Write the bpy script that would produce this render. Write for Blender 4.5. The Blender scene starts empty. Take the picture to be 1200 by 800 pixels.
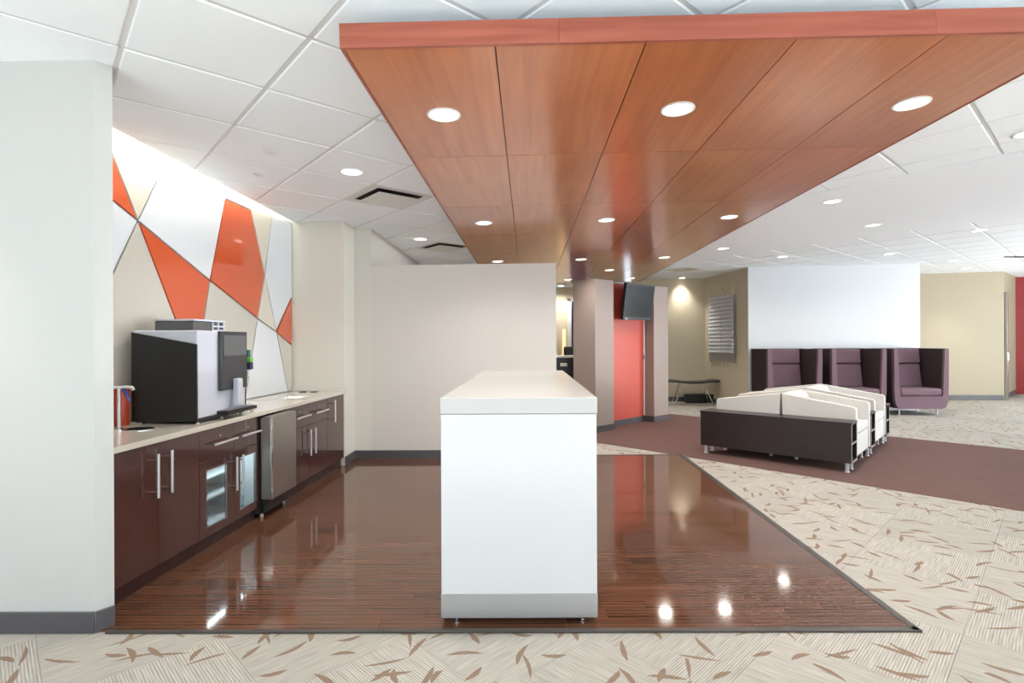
import bpy, math, random
from mathutils import Vector, Matrix
random.seed(7)
sc = bpy.context.scene
COL = sc.collection

# ------------------------------------------------------------------ camera
H = 1.41
ROLL = 0.004
cam_d = bpy.data.cameras.new('camera')
cam_d.sensor_width = 36.0
cam_d.lens = 36.0 * 630 / 1200
cam_d.shift_x = -18 / 1200
cam_d.shift_y = 1 / 1200
cam_d.clip_start = 0.05
cam = bpy.data.objects.new('camera', cam_d)
COL.objects.link(cam)
_r = Vector((math.cos(ROLL), 0, -math.sin(ROLL)))
_u = Vector((math.sin(ROLL), 0, math.cos(ROLL)))
_b = Vector((0, -1, 0))
cam.matrix_world = Matrix.Translation((0, 0, H)) @ Matrix((_r, _u, _b)).transposed().to_4x4()
sc.camera = cam

# ------------------------------------------------------------------ world, exposure, daylight
sc.view_settings.view_transform = 'Standard'
sc.view_settings.look = 'None'
sc.view_settings.exposure = 0.98
sc.view_settings.gamma = 1.0
sc.view_settings.use_curve_mapping = False
w = bpy.data.worlds.new('world')
sc.world = w
w.use_nodes = True
w.node_tree.nodes['Background'].inputs[0].default_value = (0.80, 0.90, 1.0, 1)
w.node_tree.nodes['Background'].inputs[1].default_value = 1.0


def area(name, loc, rot, sx, sy, power, col):
    l = bpy.data.lights.new(name, 'AREA')
    l.shape = 'RECTANGLE'
    l.size, l.size_y = sx, sy
    l.energy = power
    l.color = col
    o = bpy.data.objects.new(name, l)
    COL.objects.link(o)
    o.location = loc
    o.rotation_euler = rot
    return o


area('window_daylight_rear', (3.0, -3.4, 1.45), (math.pi / 2, 0, 0), 17.0, 2.3, 30, (0.90, 0.96, 1.0))
sl = bpy.data.lights.new('sun', 'SUN')
sl.energy = 27.0
sl.angle = .02
sl.color = (.86, .94, 1.0)
so = bpy.data.objects.new('sun', sl)
COL.objects.link(so)
so.rotation_euler = (math.radians(90 - 37), 0, math.radians(-8))
area('window_daylight_right', (14.6, 4.6, 1.5), (math.pi / 2, 0, math.pi / 2), 9.0, 2.3, 90, (0.88, 0.95, 1.0))
area('ceiling_fill_right', (14.5, 4.6, .6), (math.pi / 2 + 1.15, 0, math.pi / 2), 9.0, .9, 660, (0.95, 0.98, 1.0))  # added upward light that brightens the ceiling on the right


# ------------------------------------------------------------------ helpers
def srgb(c, k=0.86):
    """8-bit paint value to linear reflectance (k: darkens colours so the undimmed ceiling looks better lit)"""
    out = []
    for v in c:
        v /= 255.0
        out.append(k * (v / 12.92 if v <= 0.04045 else ((v + 0.055) / 1.055) ** 2.4))
    return (*out, 1.0)


def ray(u, v):
    a = (u - 618) / 630
    b = (401 - v) / 630
    return Vector((a * _r.x + b * _u.x, 1.0, a * _r.z + b * _u.z))


def floor_pt(u, v, z=0.0):
    d = ray(u, v)
    t = (z - H) / d.z
    return (d.x * t, t)


CT = 0.018


def ceil_z(x):
    return 2.81 + CT * (x + 2)


def ceil_pt(u, v):
    d = ray(u, v)
    t = (2.81 + 2 * CT - H) / (d.z - CT * d.x)
    return (d.x * t, t)


MATS = {}


def mat(name, col, rough=0.5, metal=0.0, spec=0.5, coat=0.0, bump=0.0, bscale=60.0, var=0.0, vscale=3.0,
        emit=None, estr=0.0, trans=0.0, objvar=0.0):
    kk = 1.0 if (name.startswith('ceiling') or trans or metal > .9) else 0.86
    m = bpy.data.materials.new(name)
    m.use_nodes = True
    nt = m.node_tree
    p = nt.nodes['Principled BSDF']
    p.inputs['Base Color'].default_value = srgb(col, kk)
    p.inputs['Roughness'].default_value = rough
    p.inputs['Metallic'].default_value = metal
    p.inputs['Specular IOR Level'].default_value = spec
    p.inputs['Coat Weight'].default_value = coat
    p.inputs['Coat Roughness'].default_value = 0.05
    p.inputs['Transmission Weight'].default_value = trans
    if emit:
        p.inputs['Emission Color'].default_value = srgb(emit)
        p.inputs['Emission Strength'].default_value = estr
    tc = nt.nodes.new('ShaderNodeTexCoord')
    if var > 0 or objvar > 0:
        n = nt.nodes.new('ShaderNodeTexNoise')
        n.inputs['Scale'].default_value = vscale
        nt.links.new(tc.outputs['Object'], n.inputs['Vector'])
        hs = nt.nodes.new('ShaderNodeHueSaturation')
        hs.inputs['Color'].default_value = srgb(col, kk)
        mr = nt.nodes.new('ShaderNodeMapRange')
        mr.inputs['To Min'].default_value = 1 - var
        mr.inputs['To Max'].default_value = 1 + var
        nt.links.new(n.outputs['Fac'], mr.inputs['Value'])
        oi = nt.nodes.new('ShaderNodeObjectInfo')
        mo = nt.nodes.new('ShaderNodeMapRange')
        mo.inputs['To Min'].default_value = 1 - objvar
        mo.inputs['To Max'].default_value = 1 + objvar
        nt.links.new(oi.outputs['Random'], mo.inputs['Value'])
        mu = nt.nodes.new('ShaderNodeMath')
        mu.operation = 'MULTIPLY'
        nt.links.new(mr.outputs[0], mu.inputs[0])
        nt.links.new(mo.outputs[0], mu.inputs[1])
        nt.links.new(mu.outputs[0], hs.inputs['Value'])
        nt.links.new(hs.outputs[0], p.inputs['Base Color'])
    if bump > 0:
        n2 = nt.nodes.new('ShaderNodeTexNoise')
        n2.inputs['Scale'].default_value = bscale
        n2.inputs['Detail'].default_value = 3
        nt.links.new(tc.outputs['Object'], n2.inputs['Vector'])
        bp = nt.nodes.new('ShaderNodeBump')
        bp.inputs['Strength'].default_value = bump
        bp.inputs['Distance'].default_value = 0.01
        nt.links.new(n2.outputs['Fac'], bp.inputs['Height'])
        nt.links.new(bp.outputs[0], p.inputs['Normal'])
    MATS[name] = m
    return m


def wood(name, c1, c2, rough, scale_vec, contrast=1.0, coat=0.0, objvar=0.08, coat_rough=0.06, wave_bump=0.0, spec=0.5, stripes=0.0):
    m = bpy.data.materials.new(name)
    m.use_nodes = True
    nt = m.node_tree
    N, L = nt.nodes, nt.links
    p = N['Principled BSDF']
    tc = N.new('ShaderNodeTexCoord')
    oi = N.new('ShaderNodeObjectInfo')
    add = N.new('ShaderNodeVectorMath')
    add.operation = 'MULTIPLY_ADD'
    cmb = N.new('ShaderNodeCombineXYZ')
    for i in range(3):
        L.new(oi.outputs['Random'], cmb.inputs[i])
    L.new(cmb.outputs[0], add.inputs[0])
    add.inputs[1].default_value = (37, 23, 11)
    L.new(tc.outputs['Object'], add.inputs[2])
    mp = N.new('ShaderNodeMapping')
    mp.inputs['Scale'].default_value = scale_vec
    L.new(add.outputs[0], mp.inputs['Vector'])
    n1 = N.new('ShaderNodeTexNoise')
    n1.inputs['Scale'].default_value = 1.0
    n1.inputs['Detail'].default_value = 6
    n1.inputs['Distortion'].default_value = 0.6
    L.new(mp.outputs[0], n1.inputs['Vector'])
    n2 = N.new('ShaderNodeTexNoise')
    n2.inputs['Scale'].default_value = 1.6
    L.new(add.outputs[0], n2.inputs['Vector'])
    mixf = N.new('ShaderNodeMath')
    mixf.operation = 'MULTIPLY_ADD'
    L.new(n2.outputs['Fac'], mixf.inputs[0])
    mixf.inputs[1].default_value = 0.5
    L.new(n1.outputs['Fac'], mixf.inputs[2])
    if stripes:
        wv = N.new('ShaderNodeTexWave')
        wv.bands_direction = 'Y'
        wv.inputs['Scale'].default_value = math.pi * 2 / (stripes * 20)
        wv.inputs['Distortion'].default_value = .4
        L.new(tc.outputs['Object'], wv.inputs['Vector'])
        ms = N.new('ShaderNodeMath')
        ms.operation = 'MULTIPLY_ADD'
        L.new(wv.outputs['Fac'], ms.inputs[0])
        ms.inputs[1].default_value = .3
        L.new(mixf.outputs[0], ms.inputs[2])
        mixf = ms
    cr = N.new('ShaderNodeValToRGB')
    cr.color_ramp.elements[0].position = 0.75 - 0.25 * contrast
    cr.color_ramp.elements[0].color = srgb(c1)
    cr.color_ramp.elements[1].position = 0.75 + 0.25 * contrast
    cr.color_ramp.elements[1].color = srgb(c2)
    L.new(mixf.outputs[0], cr.inputs[0])
    hs = N.new('ShaderNodeHueSaturation')
    mo = N.new('ShaderNodeMapRange')
    mo.inputs['To Min'].default_value = 1 - objvar
    mo.inputs['To Max'].default_value = 1 + objvar
    L.new(oi.outputs['Random'], mo.inputs['Value'])
    L.new(mo.outputs[0], hs.inputs['Value'])
    L.new(cr.outputs[0], hs.inputs['Color'])
    L.new(hs.outputs[0], p.inputs['Base Color'])
    p.inputs['Roughness'].default_value = rough
    p.inputs['Specular IOR Level'].default_value = spec
    p.inputs['Coat Weight'].default_value = coat
    p.inputs['Coat Roughness'].default_value = coat_rough
    if wave_bump > 0:
        n3 = N.new('ShaderNodeTexNoise')
        n3.inputs['Scale'].default_value = 5.0
        L.new(tc.outputs['Object'], n3.inputs['Vector'])
        bp = N.new('ShaderNodeBump')
        bp.inputs['Strength'].default_value = wave_bump
        bp.inputs['Distance'].default_value = 0.01
        L.new(n3.outputs['Fac'], bp.inputs['Height'])
        L.new(bp.outputs[0], p.inputs['Normal'])
        if coat:
            L.new(bp.outputs[0], p.inputs['Coat Normal'])
    return m


def carpet(name, base1, base2, leafc, leaves=True, rib=0.012):
    m = bpy.data.materials.new(name)
    m.use_nodes = True
    nt = m.node_tree
    N, L = nt.nodes, nt.links
    p = N['Principled BSDF']
    p.inputs['Roughness'].default_value = 0.95
    p.inputs['Specular IOR Level'].default_value = 0.1
    tc = N.new('ShaderNodeTexCoord')
    geo = N.new('ShaderNodeNewGeometry')
    oi = N.new('ShaderNodeObjectInfo')

    def math_(op, a, b=None, c=None):
        n = N.new('ShaderNodeMath')
        n.operation = op
        for i, v in enumerate((a, b, c)):
            if v is None:
                continue
            if isinstance(v, (int, float)):
                n.inputs[i].default_value = v
            else:
                L.new(v, n.inputs[i])
        return n.outputs[0]
    mp = N.new('ShaderNodeMapping')
    mp.inputs['Scale'].default_value = (6, 160, 1)
    L.new(tc.outputs['Object'], mp.inputs['Vector'])
    ns = N.new('ShaderNodeTexNoise')
    ns.inputs['Scale'].default_value = 1.0
    ns.inputs['Detail'].default_value = 3
    L.new(mp.outputs[0], ns.inputs['Vector'])
    sep = N.new('ShaderNodeSeparateXYZ')
    L.new(tc.outputs['Object'], sep.inputs[0])
    rb = math_('SINE', math_('MULTIPLY', sep.outputs[1], 2 * math.pi / rib))
    streak = math_('ADD', math_('MULTIPLY', rb, 0.16), ns.outputs['Fac'])
    cr = N.new('ShaderNodeValToRGB')
    cr.color_ramp.elements[0].position = 0.25
    cr.color_ramp.elements[0].color = srgb(base1)
    cr.color_ramp.elements[1].position = 0.75
    cr.color_ramp.elements[1].color = srgb(base2)
    L.new(streak, cr.inputs[0])
    hs = N.new('ShaderNodeHueSaturation')
    mo = N.new('ShaderNodeMapRange')
    mo.inputs['To Min'].default_value = 0.93
    mo.inputs['To Max'].default_value = 1.04
    L.new(oi.outputs['Random'], mo.inputs['Value'])
    L.new(mo.outputs[0], hs.inputs['Value'])
    L.new(cr.outputs[0], hs.inputs['Color'])
    col = hs.outputs[0]
    if leaves:
        total = None
        for (sc_, ln, wd, off, thr) in ((5.2, .085, .013, (0, 0, 0), .58), (6.3, .06, .014, (3.3, 7.7, 0), .64), (4.4, .10, .009, (11.3, 2.1, 0), .55)):
            ad = N.new('ShaderNodeVectorMath')
            ad.operation = 'ADD'
            ad.inputs[1].default_value = off
            L.new(geo.outputs['Position'], ad.inputs[0])
            vo = N.new('ShaderNodeTexVoronoi')
            vo.voronoi_dimensions = '2D'
            vo.inputs['Scale'].default_value = sc_
            L.new(ad.outputs[0], vo.inputs['Vector'])
            sb = N.new('ShaderNodeVectorMath')
            sb.operation = 'SUBTRACT'
            L.new(ad.outputs[0], sb.inputs[0])
            L.new(vo.outputs['Position'], sb.inputs[1])
            sc3 = N.new('ShaderNodeSeparateColor')
            L.new(vo.outputs['Color'], sc3.inputs[0])
            vr = N.new('ShaderNodeVectorRotate')
            vr.rotation_type = 'Z_AXIS'
            L.new(sb.outputs[0], vr.inputs['Vector'])
            L.new(math_('MULTIPLY', sc3.outputs[0], 6.283), vr.inputs['Angle'])
            s2 = N.new('ShaderNodeSeparateXYZ')
            L.new(vr.outputs[0], s2.inputs[0])
            lx = math_('DIVIDE', s2.outputs[0], ln)
            q = math_('SUBTRACT', 1.0, math_('MULTIPLY', lx, lx))
            # a gentle bend along the leaf
            yb = math_('ADD', s2.outputs[1], math_('MULTIPLY', math_('MULTIPLY', lx, lx), math_('MULTIPLY_ADD', sc3.outputs[2], .03, -.015)))
            ed = N.new('ShaderNodeTexNoise')
            ed.inputs['Scale'].default_value = 120
            L.new(geo.outputs['Position'], ed.inputs['Vector'])
            wv = math_('MULTIPLY', q, math_('MULTIPLY', wd, math_('ADD', .6, math_('MULTIPLY', ed.outputs['Fac'], .8))))
            inside = math_('LESS_THAN', math_('ABSOLUTE', yb), wv)
            keep = math_('GREATER_THAN', sc3.outputs[1], thr)
            k = math_('MULTIPLY', inside, keep)
            total = k if total is None else math_('MAXIMUM', total, k)
        mx = N.new('ShaderNodeMix')
        mx.data_type = 'RGBA'
        L.new(math_('MULTIPLY', total, 0.85), mx.inputs[0])
        L.new(col, mx.inputs[6])
        mx.inputs[7].default_value = srgb(leafc)
        col = mx.outputs[2]
    L.new(col, p.inputs['Base Color'])
    bp = N.new('ShaderNodeBump')
    bp.inputs['Strength'].default_value = 0.35
    bp.inputs['Distance'].default_value = 0.003
    L.new(streak, bp.inputs['Height'])
    L.new(bp.outputs[0], p.inputs['Normal'])
    return m


# materials
m_wall_grey = mat('wall_paint_pale_grey', (204, 205, 202), .6, bump=.03, bscale=180)
m_wall_cream = mat('wall_paint_cream', (232, 229, 219), .6, bump=.03, bscale=180)
m_wall_greige = mat('wall_paint_greige', (228, 225, 219), .6, bump=.03, bscale=180)
m_wall_tan = mat('wall_paint_tan', (212, 201, 174), .6, bump=.03, bscale=180)
m_wall_tan2 = mat('wall_paint_tan_dimmed', (170, 158, 134), .6, bump=.03, bscale=180)  # tan paint darkened to tone down the strong light on one wall
m_wall_white = mat('wall_paint_white', (214, 217, 220), .5, bump=.02, bscale=180)
m_red_dark = mat('wall_paint_dark_red', (150, 38, 38), .5)
m_coral = mat('coral_panel', (210, 84, 66), .35, var=.04)
m_taupe = mat('taupe_laminate', (164, 148, 140), .5, bump=.02, bscale=120)
m_taupe_front = m_taupe
m_base = mat('baseboard_vinyl', (86, 84, 88), .35)
m_ceil = mat('ceiling_drywall', (243, 248, 252), .8, bump=.02, bscale=200)
m_tile = mat('ceiling_tile', (243, 248, 252), .9, bump=.08, bscale=220, objvar=.012)
m_grid = mat('ceiling_grid_steel', (218, 218, 218), .7)
m_island = mat('island_white_laminate', (224, 226, 228), .22, spec=.5)
m_island_top = mat('island_solid_surface', (206, 206, 205), .16, spec=.5)
m_steel = mat('brushed_steel', (196, 199, 204), .45, metal=1.0)
m_steel_soft = mat('satin_steel', (176, 170, 164), .36, metal=1.0)
m_chrome = mat('chrome', (225, 226, 230), .12, metal=1.0)
m_leg = mat('satin_aluminium_leg', (228, 229, 232), .3, metal=.55)
m_counter = mat('quartz_worktop', (224, 218, 205), .12, var=.02, vscale=60, coat=.3)
m_cab = mat('gloss_brown_lacquer', (80, 48, 43), .12, coat=.6, spec=.5)
m_cab_in = mat('cabinet_interior_white', (215, 225, 228), .4)
m_kick = mat('toe_kick_brown', (60, 36, 34), .3)
m_black = mat('black_plastic', (22, 22, 24), .3)
m_blackm = mat('matt_black', (16, 16, 17), .6)
m_machine = mat('machine_white', (214, 218, 230), .3)
m_dkgrey = mat('machine_graphite', (58, 58, 62), .25)
m_screen = mat('dark_touch_screen', (96, 98, 100), .15)
m_orange = mat('orange_glass', (216, 98, 60), .06, coat=.5)
m_gwhite = mat('white_glass', (230, 235, 240), .08, coat=.3)
m_gcream = mat('cream_glass', (226, 220, 204), .08, coat=.3)
m_gtan = mat('greige_glass', (206, 202, 192), .08, coat=.3)
m_trim = mat('aluminium_trim', (178, 178, 176), .3, metal=1.0)
m_red_can = mat('red_enamel', (188, 62, 30), .3)
m_blue = mat('blue_plastic', (50, 80, 170), .3)
m_green = mat('green_plastic', (110, 200, 60), .4)
m_teal = mat('teal_plastic', (20, 90, 90), .4)
m_navy = mat('navy_plastic', (40, 42, 80), .4)
m_white = mat('white_plastic', (235, 235, 232), .4)
m_glass = mat('clear_glass', (240, 250, 252), .03, trans=1.0, spec=.5)
m_smoke = mat('smoky_plastic', (90, 88, 90), .1, coat=.4)
m_leather = mat('cream_leather', (220, 217, 211), .42, bump=.05, bscale=240)
m_leather_w = mat('white_piping_leather', (232, 229, 224), .4)
m_espresso = wood('espresso_veneer', (34, 24, 24), (48, 35, 34), .35, (4, 60, 40), 1.0)
m_edge = mat('pale_edge_trim', (170, 165, 162), .35, metal=.4)
m_purple = mat('plum_fabric', (118, 92, 102), .85, bump=.15, bscale=400, var=.05, vscale=8)
m_plumdk = mat('dark_aubergine_fabric', (56, 38, 40), .9, bump=.15, bscale=400)
m_emit = mat('lamp_diffuser', (255, 250, 240), .5, emit=(255, 247, 232), estr=2.6)
m_cove = mat('cove_tube', (255, 250, 240), .5, emit=(255, 244, 224), estr=8.0)
m_screen_tv = mat('tv_screen', (48, 52, 54), .12)
m_bezel = mat('tv_bezel', (24, 25, 28), .3)
m_glow = mat('warm_lamplight_glow', (255, 220, 160), .5, emit=(255, 210, 150), estr=.8)
m_cherry = wood('cherry_veneer', (172, 92, 48), (204, 124, 74), .28, (22, 1.2, 4), 1.3, coat=.85, objvar=.07, coat_rough=.16)
m_cherry_f = wood('cherry_fascia', (150, 76, 58), (180, 100, 80), .35, (1.6, 30, 30), 1.0, objvar=.05)
m_plank = wood('dark_brown_floor', (58, 35, 26), (110, 74, 55), .08, (1.0, 50, 1), .9, coat=.15, objvar=.10, wave_bump=.02, stripes=.032)
m_edge_strip = mat('floor_edge_strip', (70, 64, 60), .35)
m_carpet = carpet('leaf_carpet', (150, 145, 136), (196, 191, 182), (132, 106, 86))
m_carpet_b = carpet('plum_carpet', (98, 74, 70), (122, 96, 91), (0, 0, 0), leaves=False, rib=.02)


class MB:
    def __init__(self):
        self.v = []
        self.f = []

    def add(self, vs, fs):
        k = len(self.v)
        self.v += [tuple(p) for p in vs]
        self.f += [tuple(i + k for i in f) for f in fs]
        return self

    def box(self, x0, x1, y0, y1, z0, z1):
        return self.add([(x0, y0, z0), (x1, y0, z0), (x1, y1, z0), (x0, y1, z0), (x0, y0, z1), (x1, y0, z1), (x1, y1, z1), (x0, y1, z1)],
                        [(0, 3, 2, 1), (4, 5, 6, 7), (0, 1, 5, 4), (1, 2, 6, 5), (2, 3, 7, 6), (3, 0, 4, 7)])

    def prism(self, poly, z0, z1):
        """poly: xy list counter-clockwise; z0/z1 number or function of x"""
        n = len(poly)
        a = sum(poly[i][0] * poly[(i + 1) % n][1] - poly[(i + 1) % n][0] * poly[i][1] for i in range(n))
        if a < 0:
            poly = poly[::-1]
        f0 = z0 if callable(z0) else (lambda x: z0)
        f1 = z1 if callable(z1) else (lambda x: z1)
        vs = [(x, y, f0(x)) for x, y in poly] + [(x, y, f1(x)) for x, y in poly]
        fs = [tuple(range(n))[::-1], tuple(range(n, 2 * n))]
        fs += [(i, (i + 1) % n, n + (i + 1) % n, n + i) for i in range(n)]
        return self.add(vs, fs)

    def slab_x(self, prof, x0, x1):
        """profile in (y,z) extruded along x"""
        n = len(prof)
        a = sum(prof[i][0] * prof[(i + 1) % n][1] - prof[(i + 1) % n][0] * prof[i][1] for i in range(n))
        if a < 0:
            prof = prof[::-1]
        vs = [(x0, y, z) for y, z in prof] + [(x1, y, z) for y, z in prof]
        fs = [tuple(range(n))[::-1], tuple(range(n, 2 * n))] + [(i, (i + 1) % n, n + (i + 1) % n, n + i) for i in range(n)]
        return self.add(vs, fs)

    def slab_y(self, prof, y0, y1):
        """profile in (x,z) extruded along y"""
        n = len(prof)
        a = sum(prof[i][0] * prof[(i + 1) % n][1] - prof[(i + 1) % n][0] * prof[i][1] for i in range(n))
        if a < 0:
            prof = prof[::-1]
        vs = [(x, y0, z) for x, z in prof] + [(x, y1, z) for x, z in prof]
        fs = [tuple(range(n)), tuple(range(n, 2 * n))[::-1]] + [(n + i, n + (i + 1) % n, (i + 1) % n, i) for i in range(n)]
        return self.add(vs, fs)

    def tube(self, p, q, r0, r1=None, n=14):
        r1 = r0 if r1 is None else r1
        p, q = Vector(p), Vector(q)
        d = (q - p).normalized()
        a = d.orthogonal().normalized()
        b = d.cross(a)
        vs = []
        for c, r in ((p, r0), (q, r1)):
            for i in range(n):
                t = 2 * math.pi * i / n
                vs.append(c + a * (r * math.cos(t)) + b * (r * math.sin(t)))
        fs = [tuple(range(n))[::-1], tuple(range(n, 2 * n))] + [(i, (i + 1) % n, n + (i + 1) % n, n + i) for i in range(n)]
        return self.add(vs, fs)

    def lathe(self, prof, n=28, c=(0, 0), ring=False):
        """closed profile ring list (r,z)"""
        k = len(prof)
        vs = [(c[0] + r * math.cos(2 * math.pi * i / n), c[1] + r * math.sin(2 * math.pi * i / n), z) for r, z in prof for i in range(n)]
        fs = []
        for j in range(k - 1):
            for i in range(n):
                fs.append((j * n + i, j * n + (i + 1) % n, (j + 1) * n + (i + 1) % n, (j + 1) * n + i))
        if ring:
            fs += [((k - 1) * n + i, (k - 1) * n + (i + 1) % n, (i + 1) % n, i) for i in range(n)]
        else:
            fs.append(tuple(range(n))[::-1])
            fs.append(tuple(range((k - 1) * n, k * n)))
        return self.add(vs, fs)

    def path(self, pts, r, n=8):
        for a, b in zip(pts[:-1], pts[1:]):
            self.tube(a, b, r, n=n)
        return self

    def mesh(self, name):
        me = bpy.data.meshes.new(name)
        me.from_pydata([tuple(x) for x in self.v], [], self.f)
        me.validate()
        me.update()
        return me

    def build(self, name, material, parent=None, loc=(0, 0, 0), rot=(0, 0, 0), bevel=0.0, seg=2, smooth=False):
        me = self.mesh(name)
        me.materials.append(material)
        o = bpy.data.objects.new(name, me)
        COL.objects.link(o)
        o.location = loc
        o.rotation_euler = rot
        if parent:
            o.parent = parent
        if bevel > 0:
            b = o.modifiers.new('bevel', 'BEVEL')
            b.width = bevel
            b.segments = seg
            b.limit_method = 'ANGLE'
            b.angle_limit = math.radians(40)
            b.harden_normals = False
        if smooth or bevel > 0:
            me.polygons.foreach_set('use_smooth', [True] * len(me.polygons))
            try:
                me.set_sharp_from_angle(angle=math.radians(35))
            except Exception:
                pass
        return o


def tag(o, label=None, cat=None, group=None, kind=None):
    if label:
        o['label'] = label
    if cat:
        o['category'] = cat
    if group:
        o['group'] = group
    if kind:
        o['kind'] = kind
    return o


def thing(name, label, cat, loc=(0, 0, 0), rz=0.0, group=None):
    o = bpy.data.objects.new(name, None)
    o.empty_display_size = .1
    COL.objects.link(o)
    o.location = loc
    o.rotation_euler = (0, 0, rz)
    return tag(o, label, cat, group)


def copy_tree(o, parent=None):
    c = o.copy()
    COL.objects.link(c)
    if parent:
        c.parent = parent
    for ch in [x for x in CHILD.get(o.name, [])]:
        d = copy_tree(ch, c)
        CHILD.setdefault(c.name, []).append(d)
    return c


CHILD = {}


def index_children():
    CHILD.clear()
    for o in COL.objects:
        if o.parent:
            CHILD.setdefault(o.parent.name, []).append(o)


def struct(o, label=None, cat=None):
    o['kind'] = 'structure'
    if label:
        o['label'] = label
    if cat:
        o['category'] = cat
    return o


def clip(poly, p, nrm):
    """keep the side where (q-p).nrm >= 0"""
    out = []
    for i in range(len(poly)):
        a, b = poly[i], poly[(i + 1) % len(poly)]
        da = (a[0] - p[0]) * nrm[0] + (a[1] - p[1]) * nrm[1]
        db = (b[0] - p[0]) * nrm[0] + (b[1] - p[1]) * nrm[1]
        if da >= 0:
            out.append(a)
        if (da >= 0) != (db >= 0):
            t = da / (da - db)
            out.append((a[0] + t * (b[0] - a[0]), a[1] + t * (b[1] - a[1])))
    return out


def proj(x, y, z):
    dx = x * _r.x + (z - H) * _r.z
    dz = x * _u.x + (z - H) * _u.z
    return (618 + 630 * dx / y, 401 - 630 * dz / y)


# kitchen frame: local x out into the room, local y along the run, front of doors at x = 0
KO = (-2.195, 2.856)
KR = -0.0271
kx = (math.cos(KR), math.sin(KR))
ky = (-math.sin(KR), math.cos(KR))


def K(x, y):
    return (KO[0] + x * kx[0] + y * ky[0], KO[1] + x * kx[1] + y * ky[1])


KEND = 3.305        # local y where the far pier stands
WX = -0.61          # wall plane

# ------------------------------------------------------------------ floor
floor = struct(MB().box(-6.2, 15, -3.6, 16.2, -.12, -.006).build('floor', m_carpet), 'pale ribbed carpet floor with brown leaf flecks, plum band and dark wood area', 'floor')
P = 0.63
S2 = math.sqrt(.5)
tile_me = None
tp = MB().box(-P / 2 + .0008, P / 2 - .0008, -P / 2 + .0008, P / 2 - .0008, -.006, 0)
tile_me = tp.mesh('carpet_tile')
tile_me.materials.append(m_carpet)
cnt = 0
cand = []
for i in range(-30, 30):
    for j in range(-10, 40):
        a = -.35 + (i + .5) * P      # (x-y)/sqrt2
        s = 3.30 + (j + .5) * P      # (x+y)/sqrt2
        x = (a + s) * S2
        y = (s - a) * S2
        if y < 1.9 or y > 14 or x > 14.4 or x < -4.5:
            continue
        u, v = proj(x, y, 0)
        if not (-140 < u < 1330 and v < 980):
            continue
        if x < -2.1 and y > 3.1:
            continue
        if -2.2 < x < 1.4 and 3.1 < y < 9:          # under the wood floor or behind the screen wall
            continue
        if x < .6 and y > 6:
            continue
        if 6.5 < s < 8.9:
            continue
        if 4.2 < x < 9.2 and y > 11.4:
            continue
        if y > 13.4 and x < 11:
            continue
        cand.append((y, x, i + j))
cand.sort()
for y, x, par in cand[:298]:
    o = bpy.data.objects.new('carpet_tile', tile_me)
    COL.objects.link(o)
    o.parent = floor
    o.location = (x, y, 0)
    o.rotation_euler = (0, 0, math.pi / 4 + (par % 2) * math.pi / 2)
print('carpet tiles', len(cand))

# plum carpet band (45 degrees)
s0, s1 = 6.03, 9.38


def band_pt(s, a):
    return ((a + s) * S2, (s - a) * S2)


bp = [band_pt(s0, -8), band_pt(s0, 5.5), band_pt(s1, 5.5), band_pt(s1, -8)]
bp = clip(bp, (.2, 0), (1, 0))
bp = clip(bp, (0, 14.8), (0, -1))
struct_band = MB().prism(bp, 0, .004).build('carpet_band', m_carpet_b, floor)
tag(struct_band, 'plain plum-brown carpet band')

# dark wood floor made of strips
WZ = .008
FX0, FX1, FY0, FY1 = -2.30, 1.865, 2.635, 6.655
pw, pl = .0957, .93
row = 0
y = FY0
plank_cache = {}
while y < FY1 - .01:
    y1 = min(y + pw, FY1)
    x = FX0 - random.uniform(0, pl)
    while x < FX1:
        xa, xb = max(x, FX0), min(x + pl, FX1)
        if xb - xa > .03:
            key = (round(xb - xa, 3), round(y1 - y, 3))
            if key not in plank_cache:
                hx, hy = (xb - xa) / 2 - .0006, (y1 - y) / 2 - .0006
                me = MB().box(-hx, hx, -hy, hy, -.008, 0).mesh('floor_plank')
                me.materials.append(m_plank)
                plank_cache[key] = me
            o = bpy.data.objects.new('floor_plank', plank_cache[key])
            COL.objects.link(o)
            o.parent = floor
            o.location = ((xa + xb) / 2, (y + y1) / 2, WZ)
            o.rotation_euler = (random.uniform(-.0012, .0012), random.uniform(-.0006, .0006), 0)
        x += pl
    y = y1
    row += 1
e = MB().prism([(-2.06, 2.612), (1.9, 2.598), (1.9, 2.636), (-2.06, 2.636)], 0, .011)
tag(e.build('edge_strip', m_edge_strip, floor, bevel=.003), 'grey metal edging')
e = MB().prism([(1.866, 2.6), (1.905, 2.598), (1.93, 6.69), (1.866, 6.69)], 0, .011)
tag(e.build('edge_strip', m_edge_strip, floor, bevel=.003), 'grey metal edging')
e = MB().prism([(.36, 6.655), (1.9, 6.655), (1.9, 6.69), (.36, 6.69)], 0, .011)
tag(e.build('edge_strip', m_edge_strip, floor, bevel=.003), 'grey metal edging')

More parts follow.
